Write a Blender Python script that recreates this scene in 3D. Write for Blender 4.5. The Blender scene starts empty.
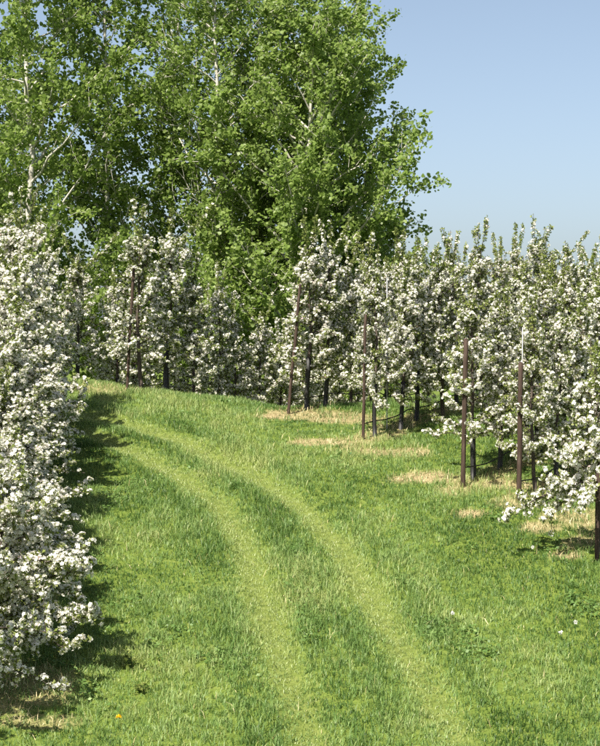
import bpy, math
import numpy as np

sc = bpy.context.scene
COL = sc.collection

# ------------------------------------------------------------------ camera
F, YH = 1800.0, 330.0                    # focal length and horizon row, in pixels of a 600 x 746 picture
cam = bpy.data.cameras.new('camera')
cam.sensor_fit = 'HORIZONTAL'; cam.sensor_width = 36.0; cam.lens = 36.0 * F / 600.0
cam.shift_y = (YH - 373.0) / 600.0
cam.clip_start = 0.1; cam.clip_end = 20000.0
camo = bpy.data.objects.new('camera', cam); COL.objects.link(camo)
camo.location = (0, 0, 0); camo.rotation_euler = (math.radians(90), 0, 0)
sc.camera = camo

# ------------------------------------------------------------------ sky and sun
SUN = np.array([-0.40, -0.60, 0.92]); SUN /= np.linalg.norm(SUN)
EL = math.asin(SUN[2]); AZ = math.atan2(SUN[0], SUN[1])
w = bpy.data.worlds.new('World'); sc.world = w; w.use_nodes = True
nt = w.node_tree
bg = nt.nodes['Background']
sky = nt.nodes.new('ShaderNodeTexSky'); sky.sky_type = 'NISHITA'; sky.sun_disc = False
sky.sun_elevation = EL; sky.sun_rotation = AZ
sky.altitude = 1500; sky.air_density = 0.8; sky.dust_density = 6.0; sky.ozone_density = 1.0
hz = nt.nodes.new('ShaderNodeHueSaturation'); hz.inputs['Saturation'].default_value = 0.80; hz.inputs['Hue'].default_value = 0.492      # hazy, greyish spring sky
nt.links.new(sky.outputs['Color'], hz.inputs['Color']); nt.links.new(hz.outputs['Color'], bg.inputs['Color'])
bg.inputs['Strength'].default_value = 0.074
sl = bpy.data.lights.new('sun', 'SUN'); sl.energy = 5.0; sl.angle = math.radians(0.53); sl.color = (1.0, 0.935, 0.82)
so = bpy.data.objects.new('sun', sl); COL.objects.link(so)
from mathutils import Vector, Matrix
so.rotation_euler = Vector(-SUN).to_track_quat('-Z', 'Y').to_euler()
so.location = (-20, -10, 30)
sc.view_settings.view_transform = 'Standard'; sc.view_settings.look = 'None'
sc.view_settings.exposure = 1.14; sc.view_settings.gamma = 1.0
sc.view_settings.use_curve_mapping = False
sc.render.engine = 'CYCLES'
cy = sc.cycles
cy.max_bounces = 10; cy.diffuse_bounces = 7; cy.glossy_bounces = 2; cy.transmission_bounces = 7
cy.transparent_max_bounces = 4; cy.caustics_reflective = False; cy.caustics_refractive = False
cy.use_denoising = False

# ------------------------------------------------------------------ numeric helpers
_T = np.random.default_rng(5).random((8, 256, 256))
def vnoise(x, y, k=0):
    x = np.asarray(x, float); y = np.asarray(y, float)
    xi = np.floor(x).astype(int); yi = np.floor(y).astype(int)
    fx = x - xi; fy = y - yi
    fx = fx * fx * (3 - 2 * fx); fy = fy * fy * (3 - 2 * fy)
    T = _T[k]; a, b, c, d = xi & 255, (xi + 1) & 255, yi & 255, (yi + 1) & 255
    return (T[a, c] * (1 - fx) + T[b, c] * fx) * (1 - fy) + (T[a, d] * (1 - fx) + T[b, d] * fx) * fy
def fnoise(x, y, k=0):
    return 0.55 * vnoise(x, y, k) + 0.3 * vnoise(x * 2.1 + 7, y * 2.1 + 3, k) + 0.15 * vnoise(x * 4.3 + 1, y * 4.3 + 9, k)
def sstep(a, b, x):
    t = np.clip((np.asarray(x, float) - a) / (b - a), 0, 1); return t * t * (3 - 2 * t)

SL, Z0 = 0.1933, -7.2
def ground_base(X, Y):
    X = np.asarray(X, float); Y = np.asarray(Y, float)
    yc = np.where(X < -0.2, 29.8 - (X + 0.2) * 0.515, 29.8 + (X + 0.2) * 0.30)
    yc = np.clip(yc, 29.0, 36.0)
    t = Y - yc
    lim = np.where(X < 0.6, 0.34, 0.24)
    tm = (SL + lim) / 0.2
    tq = np.clip(t, 0, None); q = np.minimum(tq, tm)
    z = Z0 + SL * np.minimum(Y, yc) + SL * q - 0.1 * q * q - lim * np.maximum(tq - tm, 0)
    z = np.maximum(z, -7.0 + 0.0 * z)
    near = np.where(Y < 9.5, Z0 + SL * 9.5 + (9.5 - Y) * 0.39, -100)     # the bank the camera stands on
    near = np.minimum(near, -1.65)
    z = np.maximum(z, np.where(Y < 9.5, near, -100))
    return z
def px_to_ground(x, y):
    d = 7.2 * F / (y + 18.0)
    return ((x - 300.0) / F * d, d)

RUT_R = [(60, 408), (95, 415), (130, 425), (190, 445), (250, 473), (300, 505), (335, 540), (360, 580), (385, 620), (418, 670), (460, 745), (520, 840)]
RUT_L = [(50, 422), (85, 430), (130, 450), (180, 475), (220, 505), (242, 540), (254, 575), (266, 615), (282, 660), (300, 705), (312, 750), (330, 840)]
def poly_world(pts):
    return np.array([px_to_ground(*p) for p in pts])
RR, RL = poly_world(RUT_R), poly_world(RUT_L)
def dist_poly(X, Y, P):
    best = np.full(np.shape(X), 1e9)
    for a, b in zip(P[:-1], P[1:]):
        ab = b - a; L2 = ab @ ab
        t = np.clip(((X - a[0]) * ab[0] + (Y - a[1]) * ab[1]) / L2, 0, 1)
        best = np.minimum(best, np.hypot(X - a[0] - t * ab[0], Y - a[1] - t * ab[1]))
    return best
def rut_dist(X, Y):
    return np.minimum(dist_poly(X, Y, RR), dist_poly(X, Y, RL))
def ground_z(X, Y):
    X = np.asarray(X, float); Y = np.asarray(Y, float)
    z = ground_base(X, Y)
    near = (Y > 12) & (Y < 45) & (np.abs(X) < 14)
    r = np.where(near, rut_dist(X, Y), 9.0)
    z = z - 0.05 * np.exp(-(r / 0.17) ** 2)
    z = z + np.where(near, 0.10 * (fnoise(X * 0.55, Y * 0.55, 1) - 0.5) + 0.03 * (vnoise(X * 2.2, Y * 2.2, 2) - 0.5), 0)
    return z

def new_mesh(name, verts, polys, attrs=None, smooth=False):
    """polys: list of int arrays, each (n, k)"""
    me = bpy.data.meshes.new(name)
    verts = np.asarray(verts, np.float32)
    me.vertices.add(len(verts)); me.vertices.foreach_set('co', verts.ravel())
    idx = np.concatenate([p.ravel() for p in polys]).astype(np.int32)
    tot = np.concatenate([np.full(len(p), p.shape[1], np.int32) for p in polys])
    st = np.concatenate([[0], np.cumsum(tot)[:-1]]).astype(np.int32)
    me.loops.add(len(idx)); me.loops.foreach_set('vertex_index', idx)
    me.polygons.add(len(tot)); me.polygons.foreach_set('loop_start', st); me.polygons.foreach_set('loop_total', tot)
    for k, v in (attrs or {}).items():
        a = me.attributes.new(k, 'FLOAT', 'POINT'); a.data.foreach_set('value', np.asarray(v, np.float32))
    me.update(calc_edges=True)
    if smooth:
        me.polygons.foreach_set('use_smooth', np.ones(len(tot), bool))
    return me
def link(name, me, mat=None, parent=None, loc=None):
    o = bpy.data.objects.new(name, me); COL.objects.link(o)
    if mat is not None and len(me.materials) == 0: me.materials.append(mat)
    if parent is not None: o.parent = parent
    if loc is not None: o.location = loc
    return o
def empty(name, loc, rz=0.0):
    o = bpy.data.objects.new(name, None); COL.objects.link(o)
    o.empty_display_size = 0.2; o.location = loc; o.rotation_euler = (0, 0, rz)
    return o
def tag(o, label=None, cat=None, group=None, kind=None):
    if label: o['label'] = label
    if cat: o['category'] = cat
    if group: o['group'] = group
    if kind: o['kind'] = kind
    return o
def copy_tree(o, parent=None):
    c = o.copy(); COL.objects.link(c); c.parent = parent
    for ch in [k for k in bpy.data.objects if k.parent == o]:
        copy_tree(ch, c)
    return c

class Tubes:
    def __init__(s): s.v = []; s.f = []; s.n = 0
    def add(s, pts, rad, n=6, cap=True):
        pts = np.asarray(pts, float); m = len(pts)
        rad = np.broadcast_to(np.asarray(rad, float), (m,))
        tg = np.gradient(pts, axis=0); tg /= np.linalg.norm(tg, axis=1)[:, None] + 1e-9
        ref = np.array([0.31, 0.95, 0.05]) if abs(tg[0, 2]) > 0.6 else np.array([0, 0, 1.0])
        u = np.cross(tg, ref); u /= np.linalg.norm(u, axis=1)[:, None] + 1e-9
        v = np.cross(tg, u)
        a = np.arange(n) * 2 * math.pi / n
        ring = pts[:, None] + rad[:, None, None] * (np.cos(a)[None, :, None] * u[:, None] + np.sin(a)[None, :, None] * v[:, None])
        s.v.append(ring.reshape(-1, 3))
        i = np.arange(m - 1)[:, None] * n; j = np.arange(n)[None]; k = (np.arange(n)[None] + 1) % n
        q = np.stack([i + j, i + k, i + n + k, i + n + j], -1).reshape(-1, 4) + s.n
        s.f.append(q); s.n += m * n
        if cap:
            for e in (0, m - 1):
                s.v.append(pts[e][None]); c = s.n; s.n += 1
                base = c - m * n - (0 if e == 0 else 1) + e * n
                jj = np.arange(n)
                s.f.append(np.stack([np.full(n, c), base + jj, base + (jj + 1) % n, np.full(n, c)], -1)[:, :3])
    def mesh(s, name, smooth=True):
        q = [f for f in s.f if f.shape[1] == 4]; t = [f for f in s.f if f.shape[1] == 3]
        polys = [np.concatenate(q)] + ([np.concatenate(t)] if t else [])
        return new_mesh(name, np.concatenate(s.v), polys, smooth=smooth)

def unit(a): return a / (np.linalg.norm(a, axis=-1, keepdims=True) + 1e-9)
def frame(n, rng):
    """two unit vectors perpendicular to each row of n, randomly spun"""
    r = unit(rng.normal(size=n.shape)); a = unit(np.cross(n, r)); return a, np.cross(n, a)

# ------------------------------------------------------------------ materials
def mat(name):
    m = bpy.data.materials.new(name); m.use_nodes = True
    m.node_tree.nodes.clear(); return m, m.node_tree
def N(t, kind, **kw):
    n = t.nodes.new(kind)
    for k, v in kw.items(): setattr(n, k, v)
    return n
def ramp(t, fac, stops):
    r = N(t, 'ShaderNodeValToRGB'); e = r.color_ramp.elements
    while len(e) < len(stops): e.new(0.5)
    for el, (p, c) in zip(e, stops): el.position = p; el.color = (*c, 1)
    t.links.new(fac, r.inputs['Fac']); return r.outputs['Color']
def leaf_mat(name, stops, attr='tint', trans=0.35, rough=0.5, spec=0.25, tcol=1.25):
    m, t = mat(name)
    a = N(t, 'ShaderNodeAttribute', attribute_name=attr)
    info = N(t, 'ShaderNodeObjectInfo')
    mm = N(t, 'ShaderNodeMath', operation='MULTIPLY_ADD'); mm.inputs[1].default_value = 0.16; mm.inputs[2].default_value = -0.08
    t.links.new(info.outputs['Random'], mm.inputs[0])
    ad = N(t, 'ShaderNodeMath', operation='ADD'); t.links.new(a.outputs['Fac'], ad.inputs[0]); t.links.new(mm.outputs[0], ad.inputs[1])
    c = ramp(t, ad.outputs[0], stops)
    p = N(t, 'ShaderNodeBsdfPrincipled'); t.links.new(c, p.inputs['Base Color'])
    p.inputs['Roughness'].default_value = rough; p.inputs['Specular IOR Level'].default_value = spec
    tr = N(t, 'ShaderNodeBsdfTranslucent')
    hs = N(t, 'ShaderNodeHueSaturation'); hs.inputs['Value'].default_value = tcol; t.links.new(c, hs.inputs['Color'])
    t.links.new(hs.outputs[0], tr.inputs['Color'])
    mx = N(t, 'ShaderNodeMixShader'); mx.inputs[0].default_value = trans
    t.links.new(p.outputs[0], mx.inputs[1]); t.links.new(tr.outputs[0], mx.inputs[2])
    o = N(t, 'ShaderNodeOutputMaterial'); t.links.new(mx.outputs[0], o.inputs['Surface'])
    return m
def solid_mat(name, stops, scale=6.0, stretch=(1, 1, 1), rough=0.8, spec=0.2, bump=0.3, detail=6.0, metal=0.0):
    m, t = mat(name)
    tc = N(t, 'ShaderNodeTexCoord'); mp = N(t, 'ShaderNodeMapping'); mp.inputs['Scale'].default_value = stretch
    t.links.new(tc.outputs['Object'], mp.inputs['Vector'])
    no = N(t, 'ShaderNodeTexNoise'); no.inputs['Scale'].default_value = scale; no.inputs['Detail'].default_value = detail
    no.inputs['Roughness'].default_value = 0.65
    t.links.new(mp.outputs[0], no.inputs['Vector'])
    c = ramp(t, no.outputs['Fac'], stops)
    p = N(t, 'ShaderNodeBsdfPrincipled'); t.links.new(c, p.inputs['Base Color'])
    p.inputs['Roughness'].default_value = rough; p.inputs['Specular IOR Level'].default_value = spec; p.inputs['Metallic'].default_value = metal
    b = N(t, 'ShaderNodeBump'); b.inputs['Strength'].default_value = bump; b.inputs['Distance'].default_value = 0.01
    t.links.new(no.outputs['Fac'], b.inputs['Height']); t.links.new(b.outputs[0], p.inputs['Normal'])
    o = N(t, 'ShaderNodeOutputMaterial'); t.links.new(p.outputs[0], o.inputs['Surface'])
    return m

M_PETAL = leaf_mat('apple_petal', [(0.0, (0.72, 0.50, 0.50)), (0.15, (0.77, 0.71, 0.66)), (0.45, (0.81, 0.785, 0.72)), (1.0, (0.86, 0.845, 0.79))], trans=0.36, rough=0.6, spec=0.2, tcol=1.0)
M_ALEAF = leaf_mat('apple_leaf', [(0.0, (0.09, 0.13, 0.025)), (0.5, (0.19, 0.24, 0.06)), (1.0, (0.33, 0.35, 0.12))], trans=0.35)
M_PLEAF = leaf_mat('poplar_leaf', [(0.0, (0.085, 0.140, 0.024)), (0.5, (0.170, 0.250, 0.052)), (1.0, (0.29, 0.36, 0.11))], trans=0.5, rough=0.45, spec=0.35, tcol=1.4)
M_GRASS = leaf_mat('grass_blade', [(0.0, (0.055, 0.115, 0.022)), (0.4, (0.138, 0.232, 0.060)), (0.72, (0.255, 0.350, 0.120)), (0.9, (0.38, 0.40, 0.15)), (1.0, (0.55, 0.48, 0.25))], trans=0.35, rough=0.45, spec=0.3)
M_RUT = leaf_mat('flattened_grass', [(0.0, (0.13, 0.20, 0.05)), (0.5, (0.27, 0.345, 0.125)), (0.8, (0.36, 0.42, 0.18)), (1.0, (0.50, 0.48, 0.26))], trans=0.3, rough=0.4, spec=0.4)  # paler grass, with the sheen of flattened blades painted into the ramp
M_STRAW = leaf_mat('dry_straw', [(0.0, (0.20, 0.15, 0.075)), (0.4, (0.50, 0.42, 0.22)), (1.0, (0.76, 0.67, 0.42))], trans=0.2, rough=0.7)
M_ABARK = solid_mat('apple_bark', [(0.25, (0.035, 0.026, 0.020)), (0.6, (0.10, 0.080, 0.065)), (0.8, (0.20, 0.18, 0.155))], 30, (1, 1, 0.35))
M_PBARK = solid_mat('poplar_bark', [(0.25, (0.16, 0.14, 0.11)), (0.45, (0.42, 0.40, 0.35)), (0.75, (0.62, 0.60, 0.54))], 7, (1, 1, 0.6))
M_WOOD = solid_mat('weathered_post_wood', [(0.25, (0.018, 0.012, 0.009)), (0.5, (0.052, 0.034, 0.025)), (0.8, (0.13, 0.10, 0.08))], 14, (3, 3, 0.25), bump=0.6)
M_BLACK = solid_mat('black_plastic', [(0.3, (0.012, 0.012, 0.012)), (0.8, (0.035, 0.034, 0.032))], 10, rough=0.55, spec=0.4, bump=0.1)
M_STEEL = solid_mat('galvanised_steel', [(0.3, (0.32, 0.32, 0.31)), (0.8, (0.52, 0.52, 0.50))], 20, (1, 1, 0.2), rough=0.55, spec=0.5, bump=0.05, metal=0.35)
M_YELLOW = leaf_mat('dandelion_petal', [(0, (0.75, 0.45, 0.01)), (1, (0.85, 0.60, 0.02))], trans=0.15)
M_FLUFF = leaf_mat('seed_fluff', [(0, (0.65, 0.65, 0.60)), (1, (0.8, 0.8, 0.76))], trans=0.4)

def ground_mat():
    m, t = mat('soil_and_turf')
    tc = N(t, 'ShaderNodeTexCoord')
    n1 = N(t, 'ShaderNodeTexNoise'); n1.inputs['Scale'].default_value = 9.0; n1.inputs['Detail'].default_value = 8; n1.inputs['Roughness'].default_value = 0.7
    t.links.new(tc.outputs['Object'], n1.inputs['Vector'])
    n2 = N(t, 'ShaderNodeTexNoise'); n2.inputs['Scale'].default_value = 38.0; n2.inputs['Detail'].default_value = 5
    t.links.new(tc.outputs['Object'], n2.inputs['Vector'])
    g = ramp(t, n1.outputs['Fac'], [(0.25, (0.055, 0.085, 0.014)), (0.5, (0.11, 0.155, 0.028)), (0.8, (0.19, 0.22, 0.06))])
    s = ramp(t, n2.outputs['Fac'], [(0.25, (0.10, 0.072, 0.04)), (0.5, (0.29, 0.235, 0.125)), (0.8, (0.50, 0.43, 0.25))])
    a = N(t, 'ShaderNodeAttribute', attribute_name='dry')
    ad = N(t, 'ShaderNodeMath', operation='ADD'); ad.use_clamp = True
    sb = N(t, 'ShaderNodeMath', operation='MULTIPLY_ADD'); sb.inputs[1].default_value = 1.2; sb.inputs[2].default_value = -0.6
    t.links.new(n1.outputs['Fac'], sb.inputs[0])
    ml = N(t, 'ShaderNodeMath', operation='MULTIPLY'); t.links.new(sb.outputs[0], ml.inputs[0]); t.links.new(a.outputs['Fac'], ml.inputs[1])
    t.links.new(a.outputs['Fac'], ad.inputs[0]); t.links.new(ml.outputs[0], ad.inputs[1])
    mx = N(t, 'ShaderNodeMix', data_type='RGBA'); t.links.new(ad.outputs[0], mx.inputs[0]); t.links.new(g, mx.inputs[6]); t.links.new(s, mx.inputs[7])
    p = N(t, 'ShaderNodeBsdfPrincipled'); t.links.new(mx.outputs[2], p.inputs['Base Color']); p.inputs['Roughness'].default_value = 0.95; p.inputs['Specular IOR Level'].default_value = 0.1
    b = N(t, 'ShaderNodeBump'); b.inputs['Strength'].default_value = 0.6; b.inputs['Distance'].default_value = 0.03
    t.links.new(n2.outputs['Fac'], b.inputs['Height']); t.links.new(b.outputs[0], p.inputs['Normal'])
    o = N(t, 'ShaderNodeOutputMaterial'); t.links.new(p.outputs[0], o.inputs['Surface'])
    return m
M_GROUND = ground_mat()

# ------------------------------------------------------------------ where things stand
U = np.array([0.60, 0.80])
def row(start_px, offs, u=U):
    s = np.array(px_to_ground(*start_px)); return [s + u * o for o in offs]
POST_PX = [(127, 388), (288, 415), (363, 440), (463, 485), (519, 499), (597, 561)]
ROWS = {}          # name -> list of (x, y, height, radius)
rngp = np.random.default_rng(11)
# bare or strawy ground: ellipses (centre px, half sizes in m, strength)
DRY = [((100, 386), 0.5, 0.5, .8), ((272, 418), 0.35, 0.25, 1), ((322, 443), .5, .22, .9), ((300, 415), .8, .5, .8), ((345, 418), .9, .5, .8),
       ((430, 478), .65, .32, 1), ((395, 452), .8, .3, .8), ((470, 512), .22, .2, 1), ((500, 484), .7, .3, .9), ((567, 556), .22, .2, .9), ((545, 527), .35, .3, .8),
       ((20, 690), .7, .8, .55), ((40, 722), .5, .2, .5), ((0, 600), .6, 1.0, .6), ((125, 386), .5, .3, .6), ((590, 520), .7, .6, .7)]
def dry_mask(X, Y):
    m = np.zeros(np.shape(X))
    wob = 1.0 * (fnoise(np.asarray(X) * 2.3, np.asarray(Y) * 2.3, 3) - 0.5)
    for (px, a, b, s) in DRY:
        c = px_to_ground(*px)
        r = np.hypot((X - c[0]) / a, (Y - c[1]) / b) + wob
        m = np.maximum(m, s * (1 - sstep(0.65, 1.15, r)))
    for px, n in (((288, 415), 9.0), ((363, 440), 8.0), ((463, 485), 6.0), ((519, 499), 4.0), ((590, 540), 3.0), ((127, 388), 5.0)):
        a = np.array(px_to_ground(*px)) - U * 0.25
        r = dist_poly(X, Y, np.array([a, a + U * n])) / 0.30 + 1.6 * wob
        m = np.maximum(m, 0.68 * (1 - sstep(0.5, 1.2, r)))
    return m

# ------------------------------------------------------------------ ground
def build_ground():
    def axis(lo, hi, fine, reach):
        a = list(np.arange(lo, hi + 1e-6, fine)); st = fine; x = hi; up = []
        while x < reach: st *= 1.22; x += st; up.append(x)
        st = fine; x = lo; dn = []
        while x > -reach: st *= 1.22; x -= st; dn.append(x)
        return np.array(dn[::-1] + a + up)
    xs = axis(-7.5, 9.0, 0.11, 6000.0); ys = axis(12.0, 38.0, 0.11, 6000.0)
    X, Y = np.meshgrid(xs, ys)
    Z = ground_z(X, Y)
    v = np.stack([X, Y, Z], -1).reshape(-1, 3)
    nx = len(xs); i = np.arange(len(ys) - 1)[:, None] * nx + np.arange(nx - 1)[None]
    q = np.stack([i, i + 1, i + nx + 1, i + nx], -1).reshape(-1, 4)
    dry = np.where((v[:, 1] > 12) & (v[:, 1] < 45), dry_mask(v[:, 0], v[:, 1]), 0)
    rd = np.where((v[:, 1] > 12) & (v[:, 1] < 45), rut_dist(v[:, 0], v[:, 1]), 9)
    dry = np.maximum(dry, 0.10 * np.exp(-(rd / 0.2) ** 2))
    me = new_mesh('ground', v, [q], {'dry': dry}, smooth=True)
    tag(link('ground', me, M_GROUND), kind='structure')
build_ground()

# ------------------------------------------------------------------ grass
def blades(P, L, W, lean, tint, rng, curl=0.5):
    """P (n,3) roots; returns verts (n*5), quads, tris"""
    n = len(P)
    az = rng.uniform(0, 2 * math.pi, n)
    d = np.stack([np.cos(az), np.sin(az), np.zeros(n)], -1)
    sa = az + math.pi / 2 + rng.normal(0, 0.5, n)
    s = np.stack([np.cos(sa), np.sin(sa), np.zeros(n)], -1)
    up = np.array([0, 0, 1.0])
    mid = P + d * (L * lean * 0.42)[:, None] + up * (L * 0.58 * np.sqrt(np.clip(1 - (lean * .7) ** 2, .1, 1)))[:, None]
    tip = P + d * (L * (lean + curl * lean) * 0.9)[:, None] + up * (L * np.clip(1 - 0.6 * lean ** 1.5, .12, 1))[:, None]
    w2 = (W * 0.5)[:, None]
    v = np.stack([P - s * w2, P + s * w2, mid + s * w2 * 0.85, mid - s * w2 * 0.85, tip], 1).reshape(-1, 3)
    b = np.arange(n)[:, None] * 5
    q = b + np.array([[0, 1, 2, 3]]); t = b + np.array([[3, 2, 4]])
    return v, q, t, np.repeat(tint, 5)

def build_grass():
    rng = np.random.default_rng(3)
    n = 112000
    Y = np.sqrt(rng.uniform(15.4 ** 2, 34.6 ** 2, n))
    Y = np.where(rng.random(n) < 0.35, rng.uniform(15.4, 34.6, n), Y)
    X = rng.uniform(-1, 1, n) * (Y / 6.0 + 1.1)
    rd = rut_dist(X, Y); dm = dry_mask(X, Y)
    rutw = np.exp(-(rd / 0.25) ** 2) * (0.35 + 0.95 * fnoise(X * 1.7, Y * 0.9, 4)) * (0.62 + 0.38 * sstep(17.5, 21.0, Y))
    keep = (rng.random(n) > dm * 0.80) & (rng.random(n) > 0.1)
    X, Y, rutw, dm = X[keep], Y[keep], rutw[keep], dm[keep]
    big = fnoise(X * 0.8, Y * 0.55, 5); small = fnoise(X * 3.1, Y * 2.2, 6); fine = vnoise(X * 9, Y * 6, 7)
    side = np.exp(-((rd[keep] - 0.48) / 0.20) ** 2)
    hf = np.clip(0.35 + 1.7 * (big - 0.3) + 1.2 * (small - 0.5) + 0.5 * side * big * 2 + 0.7 * (fine - 0.5), 0.28, 1.7)
    is_rut = rutw + rng.normal(0, 0.17, len(rutw)) > 0.52
    for name, sel, kindlabel, cat in (('meadow_grass', ~is_rut, 'long tufty green grass covering the orchard slope', 'grass'),
                                      ('rut_grass', is_rut, 'short pale flattened grass in the two curving wheel ruts', 'grass')):
        x, y, h_, rw, sm, bg_, sd = X[sel], Y[sel], hf[sel], rutw[sel], small[sel], big[sel], side[sel]
        k = 4
        m = len(x); rep = np.repeat(np.arange(m), k)
        spread = 0.024 if name == 'meadow_grass' else 0.045
        bx = x[rep] + rng.normal(0, spread, m * k); by = y[rep] + rng.normal(0, spread, m * k)
        bz = ground_z(bx, by) - 0.004
        tint0 = rng.normal(0, 0.12, m)
        if name == 'meadow_grass':
            L = (0.034 + 0.062 * h_[rep]) * rng.uniform(0.5, 1.35, m * k) * (1 - 0.6 * np.clip(rw[rep], 0, 1))
            W = rng.uniform(0.0045, 0.0095, m * k)
            lean = np.clip(rng.normal(0.45, 0.24, m * k), 0.05, 0.95)
            tint = 0.49 + 0.70 * (sm[rep] - 0.5) + 0.75 * (bg_[rep] - 0.5) + 0.6 * (vnoise(x * 0.9 + 31, y * 0.7 + 17, 7)[rep] - 0.52) - 0.16 * sd[rep] + tint0[rep] + rng.normal(0, 0.10, m * k) + 0.22 * rw[rep]  # side term paints the tall grass's shade beside the ruts into the tint
            stray = rng.random(m * k) < 0.012
            tint = np.where(stray, rng.uniform(0.85, 1.0, m * k), np.clip(tint, 0.0, 0.84))
        else:
            L = rng.uniform(0.022, 0.065, m * k); W = rng.uniform(0.004, 0.0080, m * k)
            lean = np.clip(rng.normal(0.7, 0.22, m * k), 0.1, 0.98)
            tint = np.clip(0.62 + 1.0 * tint0[rep] + rng.normal(0, 0.09, m * k), 0.3, 0.92)
        v, q, t, tt = blades(np.stack([bx, by, bz], -1), L, W, lean, tint, rng)
        me = new_mesh(name, v, [q, t], {'tint': tt}, smooth=True)
        tag(link(name, me, M_GRASS if name == 'meadow_grass' else M_RUT), kindlabel, cat, kind='stuff')
    # straw on the bare strips under the rows
    n = 80000
    Y = rng.uniform(16, 34, n); X = rng.uniform(-1, 1, n) * (Y / 6 + 0.9)
    k = rng.random(n) < dry_mask(X, Y) * 0.9 + 0.006
    X, Y = X[k], Y[k]; n = len(X)
    P = np.stack([X, Y, ground_z(X, Y) + 0.002], -1)
    v, q, t, tt = blades(P, rng.uniform(0.03, 0.15, n), rng.uniform(0.004, 0.008, n), np.clip(rng.normal(0.70, 0.32, n), 0.1, 0.99), rng.uniform(0, 1, n), rng)
    me = new_mesh('dry_straw', v, [q, t], {'tint': tt}, smooth=True)
    tag(link('dry_straw', me, M_STRAW), 'pale dry straw lying on bare ground under the tree rows', 'straw', kind='stuff')
build_grass()
def build_clover():
    rng = np.random.default_rng(8); n = 26000
    Y = rng.uniform(15.6, 32.5, n); X = rng.uniform(-1, 1, n) * (Y / 6 + 1.0)
    f = fnoise(X * 1.5 + 40, Y * 1.1 + 11, 2)
    k = (f > 0.70) & (rng.random(n) < 0.8) & (dry_mask(X, Y) < 0.3) & (rut_dist(X, Y) > 0.3)
    X, Y = X[k], Y[k]; n = len(X)
    vs, ts = [], []
    for j in range(4):
        x = X + rng.normal(0, 0.03, n); y = Y + rng.normal(0, 0.03, n)
        P = np.stack([x, y, ground_z(x, y) + rng.uniform(0.02, 0.075, n)], -1)
        nr = unit(np.array([0, -0.2, 1.0]) + rng.normal(0, 0.4, (n, 3))); a, b = frame(nr, rng); s_ = rng.uniform(0.012, 0.03, n)[:, None]
        vs.append(np.stack([P - a * s_, P + b * s_ * .7, P + a * s_, P - b * s_ * .7], 1)); ts.append(np.repeat(np.clip(rng.normal(.4, .16, n), 0, .8)[:, None], 4, 1))
    V = np.concatenate(vs).reshape(-1, 3)
    me = new_mesh('clover', V, [np.arange(len(V)).reshape(-1, 4)], {'tint': np.concatenate(ts).ravel()})
    tag(link('clover', me, M_GRASS), 'small round-leaved clover mixed through the grass', 'clover', kind='stuff')
build_clover()

# ------------------------------------------------------------------ apple trees
def petals_and_leaves(C, Nr, rng, nfl=6, leafy=7, fsize=0.021, leaf_only=None, tri=False):
    m = len(C)
    # flowers
    vs, ts = [], []
    has = np.ones(m, bool) if leaf_only is None else ~leaf_only
    Cf, Nf = C[has], Nr[has]; mf = len(Cf)
    for k in range(nfl):
        on = rng.random(mf) < 0.88
        c0, n0 = Cf[on], Nf[on]
        d = unit(n0 + rng.normal(0, 0.62, n0.shape) + np.array([0, 0, 0.12]))
        c = c0 + d * rng.uniform(0.020, 0.044, len(c0))[:, None]
        ax = unit(d + rng.normal(0, 0.25, d.shape)); a, b = frame(ax, rng)
        r = fsize * rng.uniform(0.75, 1.2, len(c0))[:, None]; cup = rng.uniform(0.05, 0.75, len(c0))[:, None]
        tn = np.clip(rng.normal(0.62, 0.2, len(c0)), 0, 1)
        for p in range(5):
            th = p * 2 * math.pi / 5; e = math.cos(th) * a + math.sin(th) * b; s = -math.sin(th) * a + math.cos(th) * b
            base = c + e * r * 0.08; L_ = c + (e * 0.62 + s * 0.46) * r + ax * r * cup * 0.55; R_ = c + (e * 0.62 - s * 0.46) * r + ax * r * cup * 0.55
            tip = c + e * r * 1.08 + ax * r * cup
            if tri:
                R_ = c + (e * 0.92 - s * 0.50) * r + ax * r * cup * 0.8; L_ = c + (e * 0.92 + s * 0.50) * r + ax * r * cup * 0.8
                vs.append(np.stack([c, R_, L_], 1)); ts.append(np.repeat(tn[:, None], 3, 1))
            else:
                vs.append(np.stack([base, R_, tip, L_], 1)); ts.append(np.repeat(tn[:, None], 4, 1))
    V = np.concatenate(vs).reshape(-1, 3); T = np.concatenate(ts).ravel()
    Q = np.arange(len(V)).reshape(-1, 3 if tri else 4)
    # leaves: a small rosette behind the flowers
    lv, lt = [], []
    for k in range(leafy):
        on = rng.random(m) < 0.85
        c0, n0 = C[on], Nr[on]
        d = unit(n0 * 0.35 + rng.normal(0, 0.8, n0.shape) + np.array([0, 0, 0.15]))
        L = rng.uniform(0.028, 0.058, len(c0))[:, None]; s, _ = frame(d, rng); up = np.cross(s, d)
        b = c0 + d * 0.008; w_ = L * 0.27
        mid = b + d * L * 0.5
        lv.append(np.stack([b, mid + s * w_ + up * w_ * 0.35, b + d * L - up * L * 0.12, mid - s * w_ + up * w_ * 0.35], 1))
        lt.append(np.repeat(np.clip(rng.normal(0.52, 0.2, len(c0)), 0, 1)[:, None], 4, 1))
    LV = np.concatenate(lv).reshape(-1, 3); LT = np.concatenate(lt).ravel()
    return V, Q, T, LV, np.arange(len(LV)).reshape(-1, 4), LT

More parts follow.
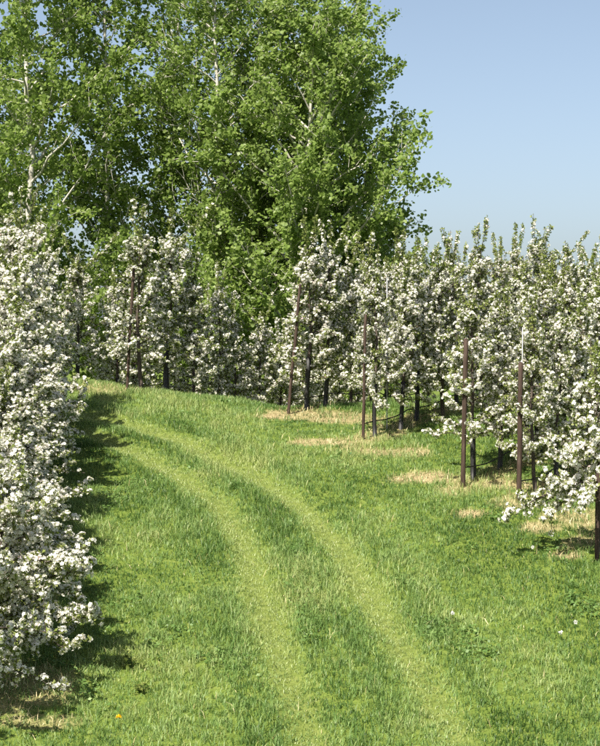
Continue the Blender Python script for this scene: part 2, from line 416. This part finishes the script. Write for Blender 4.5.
def apple_proto(seed, H=2.85, R=0.85, dens=1.0, zlo=0.45, guard=True, extra=(), nbr=30, leafy_top=True, tri=False, leafp=0.12, trunk=0.034, fsize=0.021):
    rng = np.random.default_rng(seed)
    tr = Tubes(); br = Tubes()
    zt = np.linspace(-0.06, H * 0.93, 9)
    wob = np.cumsum(rng.normal(0, 0.018, (9, 2)), 0); wob[0] = 0
    tp = np.column_stack([wob, zt]); tr.add(tp, trunk * np.linspace(1, 0.27, 9), 7)
    C, Nn, LO = [], [], []
    def trunk_at(z): return np.array([np.interp(z, zt, tp[:, 0]), np.interp(z, zt, tp[:, 1]), z])
    def spurs(pts, a, step, lo=0.0, leaf=None, spread=0.05):
        leaf = leafp * rng.choice([0.3, 1.0, 2.4]) if leaf is None else leaf
        seg = np.linalg.norm(np.diff(pts, axis=0), axis=1); tot = seg.sum(); cum = np.concatenate([[0], np.cumsum(seg)])
        n = max(1, int(tot * (1 - a) / step * dens * rng.choice([0.45, 1.0, 1.0, 1.35])))
        s = tot * (a + (1 - a) * rng.random(n))
        for q in s:
            p = np.array([np.interp(q, cum, pts[:, k]) for k in range(3)])
            out = np.array([p[0] - tp[4, 0], p[1] - tp[4, 1], 0.0]); out /= np.linalg.norm(out) + 1e-6
            dirn = unit(out * 0.55 + np.array([0, 0, 0.35]) + rng.normal(0, 0.55, 3))
            C.append(p + dirn * rng.uniform(0.01, spread)); Nn.append(dirn); LO.append(rng.random() < leaf)
    az = rng.uniform(0, 6.28)
    for i in range(nbr):
        f = (i + rng.random()) / nbr; z = zlo + (H * 0.92 - zlo) * f
        az += 2.4 + rng.normal(0, 0.35)
        L = R * (0.30 + 0.78 * (1 - f ** 1.5)) * rng.uniform(0.7, 1.25)
        el = math.radians(rng.uniform(5, 40) + 18 * f)
        d = np.array([math.cos(az) * math.cos(el), math.sin(az) * math.cos(el), math.sin(el)])
        p0 = trunk_at(z); pts = [p0]; droop = rng.uniform(0.12, 0.4) * (1 - 0.6 * f)
        for k in range(1, 6):
            t = k / 5; pts.append(p0 + d * L * t + np.array([0, 0, -droop * L * t * t]) + rng.normal(0, 0.02, 3))
        pts = np.array(pts); br.add(pts, np.linspace(0.012, 0.004, 6), 4, cap=False)
        spurs(pts, 0.12, 0.034)
        for k in range(rng.integers(3, 6)):
            t = rng.uniform(0.25, 0.98); b = np.array([np.interp(t * 5, np.arange(6), pts[:, c]) for c in range(3)])
            dd = unit(d * 0.7 + rng.normal(0, 0.6, 3) + np.array([0, 0, 0.15])); l = rng.uniform(0.14, 0.34) * (0.7 + 0.6 * (1 - f))
            tw = np.array([b, b + dd * l * 0.5 + rng.normal(0, 0.012, 3), b + dd * l + np.array([0, 0, 0.03])])
            br.add(tw, [0.0055, 0.004, 0.003], 3, cap=False); spurs(tw, 0.1, 0.036)
    for (z, dx, dy, dz, sag) in extra:                       # long low boughs seen in the picture
        p0 = trunk_at(z); e = np.array([dx, dy, dz]); L = np.linalg.norm(e); t = np.linspace(0, 1, 8)[:, None]
        pts = p0 + e * t + np.array([0, 0, 1.0]) * (sag * 4 * t * (1 - t)) + rng.normal(0, 0.012, (8, 3)); pts[0] = p0
        br.add(pts, np.linspace(0.016, 0.005, 8), 5, cap=False); spurs(pts, 0.15, 0.022, spread=0.09)
        for k in range(int(11 * L)):
            tt = rng.uniform(0.2, 1.0); b = np.array([np.interp(tt * 7, np.arange(8), pts[:, c]) for c in range(3)])
            dd = unit(e / L * 0.6 + rng.normal(0, 0.6, 3)); l = rng.uniform(0.12, 0.3)
            tw = np.array([b, b + dd * l * 0.5, b + dd * l]); br.add(tw, [0.006, 0.004, 0.003], 3, cap=False); spurs(tw, 0.1, 0.028)
    # upright leader and water shoots, mostly young leaf
    if leafy_top:
        for k in range(rng.integers(4, 7)):
            z = H * (0.93 if k < 3 else rng.uniform(0.72, 0.9)); p0 = trunk_at(min(z, H * 0.93))
            l = rng.uniform(0.4, 0.85) if k < 3 else rng.uniform(0.28, 0.62); lean = rng.normal(0, 0.07 if k == 0 else 0.24, 2)
            tw = np.array([p0, p0 + np.array([lean[0] * l, lean[1] * l, l * 0.55]), p0 + np.array([lean[0] * l * 1.5, lean[1] * l * 1.5, l])])
            br.add(tw, [0.008, 0.005, 0.003], 4, cap=False); spurs(tw, 0.05, 0.026, leaf=0.8, spread=0.035)
        for k in range(9):                                          # upright shoots off the boughs
            z = H * rng.uniform(0.45, 0.85); a_ = rng.uniform(0, 6.28); q = R * rng.uniform(0.15, 0.55) * (1.25 - z / H)
            p0 = trunk_at(z) + np.array([math.cos(a_) * q, math.sin(a_) * q, -0.05]); l = rng.uniform(0.35, 0.75); ln = rng.normal(0, 0.1, 2)
            br.add(np.array([trunk_at(z - 0.15), (trunk_at(z - 0.1) + p0) / 2, p0]), [0.008, 0.007, 0.006], 4, cap=False)
            tw = np.array([p0, p0 + np.array([ln[0] * l, ln[1] * l, l * .5]), p0 + np.array([ln[0] * l, ln[1] * l, l])])
            br.add(tw, [0.007, 0.005, 0.003], 4, cap=False); spurs(tw, 0.1, 0.040, leaf=0.55, spread=0.035)
    C = np.array(C); Nn = np.array(Nn); LO = np.array(LO)
    V, Q, T, LV, LQ, LT = petals_and_leaves(C, Nn, rng, leaf_only=LO, tri=tri, fsize=fsize)
    parts = [('trunk', tr.mesh('apple_trunk'), M_ABARK, None), ('branches', br.mesh('apple_branches'), M_ABARK, None),
             ('blossom', new_mesh('apple_blossom', V, [Q], {'tint': T}), M_PETAL, 'stuff'),
             ('foliage', new_mesh('apple_foliage', LV, [LQ], {'tint': LT}), M_ALEAF, 'stuff')]
    if guard:
        g = Tubes(); gz = np.linspace(-0.03, 0.95, 5)
        g.add(np.column_stack([np.interp(gz, zt, tp[:, 0]), np.interp(gz, zt, tp[:, 1]), gz]), [0.045, 0.043, 0.042, 0.043, 0.044], 8)
        parts.append(('trunk_guard', g.mesh('trunk_guard'), M_BLACK, None))
    root = empty('apple_tree', (0, 0, 0))
    for nm, me, mt, kd in parts:
        o = link(nm, me, mt, root)
        if kd: o['kind'] = kd
    return root, H

ORD = ['first', 'second', 'third', 'fourth', 'fifth', 'sixth', 'seventh', 'eighth', 'ninth', 'tenth', 'eleventh', 'twelfth', 'thirteenth', 'fourteenth', 'fifteenth', 'sixteenth', 'seventeenth', 'eighteenth', 'nineteenth', 'twentieth', 'twenty-first']
PROTO = [apple_proto(100 + i, H=2.9, R=r * 0.72, dens=dn * 1.35, zlo=zl - 0.02, guard=(i != 5), tri=True, leafp=0.22, trunk=0.040, fsize=0.0195) for i, (r, dn, zl) in enumerate(
    [(0.78, 1.0, 0.5), (0.72, 0.95, 0.55), (0.82, 1.05, 0.45), (0.75, 0.9, 0.5), (0.85, 1.0, 0.6), (0.8, 1.0, 0.4)])]
PROTO += [apple_proto(120 + i, H=3.2, R=1.12, dens=1.85, zlo=0.30, guard=False, nbr=58, tri=True, leafp=0.08) for i in range(2)]
used = set()
def place_apple(k, x, y, H, label, group, rz, rscale=1.0):
    root, h0 = PROTO[k]
    if k in used: o = copy_tree(root)
    else: o = root; used.add(k)
    s = H / h0
    o.location = (x, y, float(ground_z(x, y))); o.rotation_euler = (0, 0, rz); o.scale = (s * rscale, s * rscale, s)
    tag(o, label, 'apple tree', group)
    return o

def plant_rows():
    rng = np.random.default_rng(21)
    rows = [  # start px, number, first offset, step, height, row words
        ((288, 415), 20, 0.50, 0.62, 2.58, 'the row starting at the slanting thin post'),
        ((363, 440), 15, 0.30, 0.64, 2.5, 'the row starting right of the slanting thin post'),
        ((463, 485), 9, 0.45, 0.64, 2.5, 'the row starting at the tall brown post'),
        ((519, 499), 7, 0.45, 0.64, 2.42, 'the row starting at the post with a steel rod'),
        ((127, 388), 11, 0.45, 0.66, 2.85, 'the row behind the left crest post'),
    ]
    for ri, (sp, n, o0, st, H, words) in enumerate(rows):
        s = np.array(px_to_ground(*sp))
        for i in range(n):
            p = s + U * (o0 + st * i) + rng.normal(0, 0.05, 2)
            h = H * rng.uniform(0.93, 1.08)
            if ri == 4 and i >= 2: h *= 0.84
            place_apple(int(rng.integers(0, 6)), p[0], p[1], h, 'white-blossomed apple tree, %s tree along %s' % (ORD[i], words),
                        'apple trees in blossom', rng.uniform(0, 6.28), rng.uniform(0.9, 1.12))
    # a row farther back on the left, beyond the crest
    for i in range(7):
        p = np.array([-5.3, 33.6]) + U * (0.85 * i) + rng.normal(0, 0.08, 2)
        place_apple(int(rng.integers(0, 6)), p[0], p[1], 2.6 * rng.uniform(0.92, 1.05), 'small distant apple tree in bloom beyond the crest, %s from the left' % ORD[i],
                    'apple trees in blossom', rng.uniform(0, 6.28))
    # left-hand rows, seen from their ends
    left = [(6, -4.55, 29.2, 3.30, 0.95, 'tall apple tree in full white bloom highest at the left edge'),
            (7, -5.3, 28.4, 3.2, 1.0, 'apple tree in bloom tucked behind the highest tree at the left edge'),
            (7, -4.20, 26.6, 2.95, 1.05, 'broad white-blossomed apple tree in front of the highest left tree'),
            (6, -5.0, 25.7, 3.1, 1.05, 'apple tree in bloom at the left edge, third row from the near end'),
            (6, -3.95, 23.6, 2.5, 1.22, 'densely blossomed apple tree midway down the left edge beside the shaded grass'),
            (7, -4.45, 22.6, 2.7, 1.2, 'apple tree in bloom half cut off midway down the left edge'),
            (7, -4.02, 25.1, 2.6, 1.12, 'apple tree in bloom squeezed between the broad and the densely blossomed left trees'),
            (6, -4.35, 28.0, 2.8, 1.0, 'apple tree in bloom squeezed between the highest and the broad left trees'),
            (7, -3.60, 22.1, 2.2, 1.25, 'low apple tree in bloom just before the densely blossomed left tree'),
            (7, -3.40, 20.4, 1.95, 1.45, 'low broad apple tree in bloom behind the near loaded tree at left')]
    for k, (pk, x, y, h, rs, lab) in enumerate(left):
        place_apple(pk, x, y, h, lab, 'apple trees in blossom', 1.3 * k, rs)
plant_rows()

def special_tree(seed, px, H, label, **kw):
    x, y = px_to_ground(*px)
    root, _ = apple_proto(seed, H=H, **kw)
    root.location = (x, y, float(ground_z(x, y)))
    tag(root, label, 'apple tree', 'apple trees in blossom')
special_tree(301, (-14, 672), 2.35, 'near apple tree loaded with white blossom low at the left edge', R=1.15, dens=1.5, zlo=0.30, nbr=58, leafp=0.08, guard=False, leafy_top=False,
             extra=[(0.55, 1.28, -0.15, 0.05, 0.06), (0.75, 1.05, 0.2, 0.3, 0.05), (0.5, 0.9, -0.4, -0.15, 0.06), (0.45, 0.5, -0.75, -0.25, 0.05), (0.45, 0.15, -0.8, -0.25, 0.05), (0.9, 1.0, 0.45, 0.1, 0.05), (1.1, 0.95, -0.3, 0.1, 0.05)])
special_tree(302, (-75, 735), 2.4, 'nearest apple tree in bloom mostly cut off by the left edge', R=1.1, dens=1.0, nbr=34, guard=False)
special_tree(303, (604, 556), 2.2, 'apple tree with a low blossoming bough reaching over grass at the right edge', R=0.62, dens=0.9, zlo=0.7, nbr=26,
             extra=[(0.98, -1.15, -0.12, -0.52, 0.10), (0.85, -0.85, 0.25, -0.30, 0.06), (0.75, -0.75, -0.25, -0.30, 0.08), (0.95, -0.25, -0.55, -0.25, 0.05), (1.2, 0.05, -0.6, -0.2, 0.06), (1.35, -0.4, -0.4, -0.1, 0.05)])
special_tree(304, (655, 545), 2.5, 'apple tree in bloom cut off by the right edge behind the low bough', R=0.75, dens=0.9, nbr=26)

# ------------------------------------------------------------------ posts, rods, pipes
def post_mesh(seed, h, r):
    rng = np.random.default_rng(seed); t = Tubes()
    z = np.concatenate([[-0.12], np.linspace(0, h, 8), [h + 0.012]])
    rr = r * (1 + 0.05 * rng.normal(size=10)); rr[0] = r; rr[-1] = r * 0.72
    t.add(np.column_stack([0.004 * rng.normal(size=10), 0.004 * rng.normal(size=10), z]), rr, 10)
    return t.mesh('support_post')
def staple_mesh(r, z):
    t = Tubes(); a = np.linspace(-0.6, 0.6, 5)
    t.add(np.column_stack([np.cos(a * 2.6) * (r + 0.004), np.sin(a * 2.6) * (r + 0.004), np.full(5, z)]), 0.0035, 4); return t.mesh('wire_staple')
POSTS = [((127, 388), 2.2, 0.027, 0.055, 'slim dark wooden post standing on the crest at left'),
         ((288, 415), 2.15, 0.027, 0.095, 'thin dark post slanting to the right at the row end'),
         ((363, 440), 1.95, 0.025, 0.02, 'slender brown post just right of the slanting thin post'),
         ((463, 485), 2.10, 0.036, 0.02, 'tall reddish brown wooden post standing forward on straw'),
         ((519, 499), 1.90, 0.035, 0.012, 'brown wooden post beside a grey steel rod near the low bough'),
         ((597, 561), 1.30, 0.030, 0.02, 'dark post at the right edge beside the low bough')]
for i, (px, h, r, lean, lab) in enumerate(POSTS):
    x, y = px_to_ground(*px)
    e = empty('support_post', (x, y, float(ground_z(x, y)))); e.rotation_euler = (0, lean, 0)
    link('shaft', post_mesh(40 + i, h, r), M_WOOD, e)
    for z in (0.75, 1.45): link('wire_staple', staple_mesh(r, z), M_STEEL, e)
    tag(e, lab, 'post', 'support posts of the tree rows')
def rod(px, h, lab, lean=0.0, r=0.008):
    x, y = px_to_ground(*px); t = Tubes(); z = np.linspace(-0.1, h, 5)
    t.add(np.column_stack([np.zeros(5), 0.003 * np.sin(z * 3), z]), r, 7)
    o = link('steel_rod', t.mesh('steel_rod'), M_STEEL, loc=(x, y, float(ground_z(x, y)))); o.rotation_euler = (0, lean, 0)
    tag(o, lab, 'rod', 'steel support rods')
rod((521, 494), 2.35, 'thin grey steel rod rising above the brown post near the low bough', 0.01)
rod((387, 430), 2.45, 'thin grey steel rod among the blossoms right of the slender brown post', 0.0)
def line_along(px, n, h, r, sag, name, m, lab, cat, group, step=0.32):
    a = np.array(px_to_ground(*px)); k = np.arange(0, n + 1e-6, step); rng = np.random.default_rng(int(px[0] + 100 * h))
    P = a[None] + U[None] * k[:, None]
    z = ground_z(P[:, 0], P[:, 1]); z = np.convolve(np.pad(z, 2, mode='edge'), np.ones(5) / 5, 'valid') + h - sag * np.abs(np.sin(k * math.pi / 1.28)) + rng.normal(0, sag * 0.25, len(k))
    t = Tubes(); t.add(np.column_stack([P, z]), r, 6); tag(link(name, t.mesh(name), m), lab, cat, group)
for px, n, words in (((288, 415), 12.5, 'slanting thin post'), ((363, 440), 9.8, 'slender brown post'), ((463, 485), 5.8, 'tall reddish brown post'), ((519, 499), 4.6, 'post beside the steel rod')):
    line_along(px, n, 0.24, 0.010, 0.05, 'drip_pipe', M_BLACK, 'black drip irrigation pipe hung low along the row from the ' + words, 'pipe', 'drip irrigation pipes')
    for h, hw in ((0.75, 'lower'), (1.45, 'upper')):
        line_along(px, n, h, 0.0022, 0.01, 'trellis_wire', M_STEEL, hw + ' trellis wire running through the row from the ' + words, 'wire', 'trellis wires')

# ------------------------------------------------------------------ poplars
def poplar_proto(seed, H, prof, nprim=46, leaf=0.108, sec=12, lpt=36, zlo=2.2, r0=0.12):
    rng = np.random.default_rng(seed); tr = Tubes(); br = Tubes()
    zt = np.linspace(-0.3, H, 12); wob = np.cumsum(rng.normal(0, 0.07, (12, 2)), 0); wob[:2] = 0
    tp = np.column_stack([wob, zt]); tr.add(tp, r0 * np.linspace(1, 0.12, 12), 9)
    P, D = [], []
    az = 0.0
    for i in range(nprim):
        f = (i + rng.random()) / nprim; z = zlo + (H * 0.97 - zlo) * f ** 1.15
        p0 = np.array([np.interp(z, zt, tp[:, 0]), np.interp(z, zt, tp[:, 1]), z])
        az += 2.4 + rng.normal(0, 0.4); L = prof(z / H) * rng.uniform(0.72, 1.15); el = math.radians(rng.uniform(18, 48))
        d = np.array([math.cos(az) * math.cos(el), math.sin(az) * math.cos(el), math.sin(el)])
        t = np.linspace(0, 1, 7)[:, None]
        pts = p0 + d * L * t + np.array([0, 0, 0.16 * L]) * t * t + np.cumsum(rng.normal(0, 0.03 * L ** .5, (7, 3)), 0) * (t > 0)
        r_ = max(0.010, 0.014 * L) * np.linspace(1, 0.22, 7); br.add(pts, r_, 5, cap=False)
        ns = int(sec * (0.55 + 0.35 * L))
        for k in range(ns):
            tt = rng.uniform(0.22, 1.0); b = np.array([np.interp(tt * 6, np.arange(7), pts[:, c]) for c in range(3)])
            dd = unit(d * 0.75 + rng.normal(0, 0.55, 3) + np.array([0, 0, 0.2])); l = rng.uniform(0.3, 0.85) * (0.6 + 0.22 * L)
            tw = np.array([b, b + dd * l * .5 + rng.normal(0, .03, 3), b + dd * l]); br.add(tw, [0.009, 0.006, 0.003], 3, cap=False)
            n = int(lpt * l / 0.55 * rng.uniform(0.6, 1.3)); s = np.sqrt(rng.random(n))[:, None]
            q = tw[0] * (1 - s) + tw[2] * s
            P.append(q + rng.normal(0, 0.075, (n, 3))); D.append(np.repeat(dd[None], n, 0))
    for k in range(130):                                            # short leafy twigs straight off the trunk
        z = rng.uniform(zlo, H * 0.95); b = np.array([np.interp(z, zt, tp[:, 0]), np.interp(z, zt, tp[:, 1]), z])
        a_ = rng.uniform(0, 6.28); dd = np.array([math.cos(a_) * .8, math.sin(a_) * .8, .6]); l = rng.uniform(0.3, 0.8)
        tw = np.array([b, b + dd * l * .5, b + dd * l]); br.add(tw, [0.009, 0.006, 0.003], 3, cap=False)
        n = int(lpt * l); s = rng.random(n)[:, None] * 0.85 + 0.15
        P.append(tw[0] * (1 - s) + tw[2] * s + rng.normal(0, 0.08, (n, 3))); D.append(np.repeat(dd[None], n, 0))
    P = np.concatenate(P); D = np.concatenate(D); n = len(P)
    nr = unit(rng.normal(0, 0.66, (n, 3)) + np.array([-0.28, -0.45, 0.55]))     # blades turn to the light
    a, b = frame(nr, rng); s = leaf * rng.uniform(0.40, 1.12, n)[:, None]
    fold = rng.uniform(-0.12, 0.2, n)[:, None] * nr
    out = [(0, -0.5, 0), (0.42, -0.28, 1), (0.40, 0.12, 1), (0, 0.58, 0), (-0.40, 0.12, 1), (-0.42, -0.28, 1)]
    V = np.stack([P + s * (x * a + y * b + fold * z) for x, y, z in out], 1).reshape(-1, 3)
    i = np.arange(n)[:, None] * 6
    Q = np.concatenate([i + np.array([[0, 1, 2, 3]]), i + np.array([[0, 3, 4, 5]])])
    T = np.repeat(np.clip(rng.normal(0.5, 0.2, n), 0, 1), 6)
    root = empty('poplar_tree', (0, 0, 0))
    link('trunk', tr.mesh('poplar_trunk'), M_PBARK, root); link('limbs', br.mesh('poplar_limbs'), M_PBARK, root)
    o = link('crown', new_mesh('poplar_crown', V, [Q], {'tint': T}), M_PLEAF, root); o['kind'] = 'stuff'
    return root
def prof_wide(f): return float(np.interp(f, [0, 0.15, 0.35, 0.52, 0.66, 0.8, 0.9, 1.0], [2.4, 2.9, 3.1, 3.0, 2.75, 1.85, 1.1, 0.4]))
def prof_slim(f): return float(np.interp(f, [0, 0.15, 0.4, 0.7, 0.9, 1.0], [1.6, 2.4, 2.7, 2.1, 1.2, 0.4]))
PB = [poplar_proto(501, 13.0, prof_wide, nprim=84, lpt=36), poplar_proto(502, 14.5, prof_slim, nprim=54, lpt=28), poplar_proto(503, 14.0, prof_slim, nprim=52, lpt=30)]
pused = set()
POP = [(0, 305, 42.0, 0.98, 0.0, 'broad leafy green poplar just left of the rightmost poplar'),
       (1, 350, 43.6, 0.84, 4.0, 'shorter green poplar farthest right, its ragged edge against the blue sky'),
       (1, 256, 44.5, 1.02, 1.0, 'tall pale-trunked poplar third from the right, behind the gap in the rows'),
       (2, 170, 45.5, 1.00, 2.0, 'thinly leaved poplar with sky gaps above the blossoms right of the crest post'),
       (1, 208, 43.0, 0.98, 2.6, 'green poplar in front of the thinly leaved one, left of the gap in the rows'),
       (1, 100, 44.0, 0.98, 3.2, 'tall green poplar rising behind the post on the crest'),
       (2, 35, 43.2, 1.05, 4.4, 'green poplar second from the left edge above the blossoms'),
       (2, 282, 47.0, 0.98, 0.6, 'poplar standing deeper behind the broad leafy one'),
       (0, -40, 47.0, 1.0, 2.2, 'broad green poplar cut off by the left edge of the picture')]
for k, px, d, s, rz, lab in POP:
    o = copy_tree(PB[k]) if k in pused else PB[k]; pused.add(k)
    x = (px - 300) / F * d
    o.location = (x, d, float(ground_z(x, d))); o.rotation_euler = (0, 0, rz); o.scale = (s, s, s)
    tag(o, lab, 'poplar tree', 'poplars behind the orchard')

# ------------------------------------------------------------------ small plants in the grass
def weed(px, seed, lab, scale=1.0):
    rng = np.random.default_rng(seed); x, y = px_to_ground(*px)
    V, T = [], []
    st = Tubes()
    for k in range(13):
        az = rng.uniform(0, 6.28); l = scale * rng.uniform(0.10, 0.20); el = rng.uniform(0.5, 1.2)
        d = np.array([math.cos(az) * math.cos(el), math.sin(az) * math.cos(el), math.sin(el)]); st.add(np.array([[0, 0, -0.01], d * l * .5, d * l]), [0.003, 0.0025, 0.002], 4, cap=False)
        for j in range(3):
            c = d * l * (0.55 + 0.22 * j); e = unit(d * 0.4 + rng.normal(0, .7, 3) + np.array([0, 0, .1])); s_ = unit(np.cross(e, [0, 0, 1.0])); L = scale * rng.uniform(.05, .085)
            V.append(np.stack([c, c + e * L * .5 + s_ * L * .28, c + e * L - np.array([0, 0, L * .2]), c + e * L * .5 - s_ * L * .28])); T += [rng.uniform(.45, .9)] * 4
    V = np.concatenate(V)
    root = empty('leafy_weed', (x, y, float(ground_z(x, y))))
    link('stems', st.mesh('weed_stems'), M_GRASS, root)
    o = link('foliage', new_mesh('weed_leaves', V, [np.arange(len(V)).reshape(-1, 4)], {'tint': T}), M_ALEAF, root); o['kind'] = 'stuff'
    tag(root, lab, 'weed')
weed((131, 668), 61, 'leafy green weed in the grass right of the near blossoming tree', 1.1)
weed((140, 690), 62, 'low leafy weed just below the larger weed near the dandelion', 0.8)
def dandelion(px, seed, lab, clock=False, size=0.024):
    rng = np.random.default_rng(seed); x, y = px_to_ground(*px); h = rng.uniform(0.09, 0.13)
    st = Tubes(); st.add(np.array([[0, 0, -.01], [.006, 0, h * .6], [.008, .003, h]]), [.003, .0025, .0025], 5)
    root = empty('dandelion_clock' if clock else 'dandelion', (x, y, float(ground_z(x, y))))
    link('stem', st.mesh('dandelion_stem'), M_GRASS, root)
    V, T = [], []; c = np.array([.008, .003, h])
    for k in range(60 if clock else 44):
        d = unit(rng.normal(size=3)) if clock else unit(np.array([*rng.normal(0, 1, 2), rng.uniform(0.1, 1.2)]))
        s = unit(np.cross(d, rng.normal(size=3))); L = size * rng.uniform(.8, 1.1); w_ = L * (.22 if clock else .14)
        V.append(np.stack([c - s * w_ * .2, c + d * L - s * w_, c + d * L * 1.02 + s * w_, c + s * w_ * .2])); T += [rng.random()] * 4
    V = np.concatenate(V)
    link('seed_head' if clock else 'flower_head', new_mesh('head', V, [np.arange(len(V)).reshape(-1, 4)], {'tint': T}), M_FLUFF if clock else M_YELLOW, root)
    tag(root, lab, 'dandelion')
dandelion((118, 725), 71, 'yellow dandelion flower in the grass at the lower left', size=0.03)
dandelion((452, 622), 72, 'white dandelion seed head left of the others on the right slope', True)
dandelion((560, 640), 73, 'white dandelion seed head low in the grass at right', True)
dandelion((575, 632), 74, 'white dandelion seed head nearest the right edge', True)
dandelion((532, 556), 75, 'white dandelion seed head just below the low bough', True)
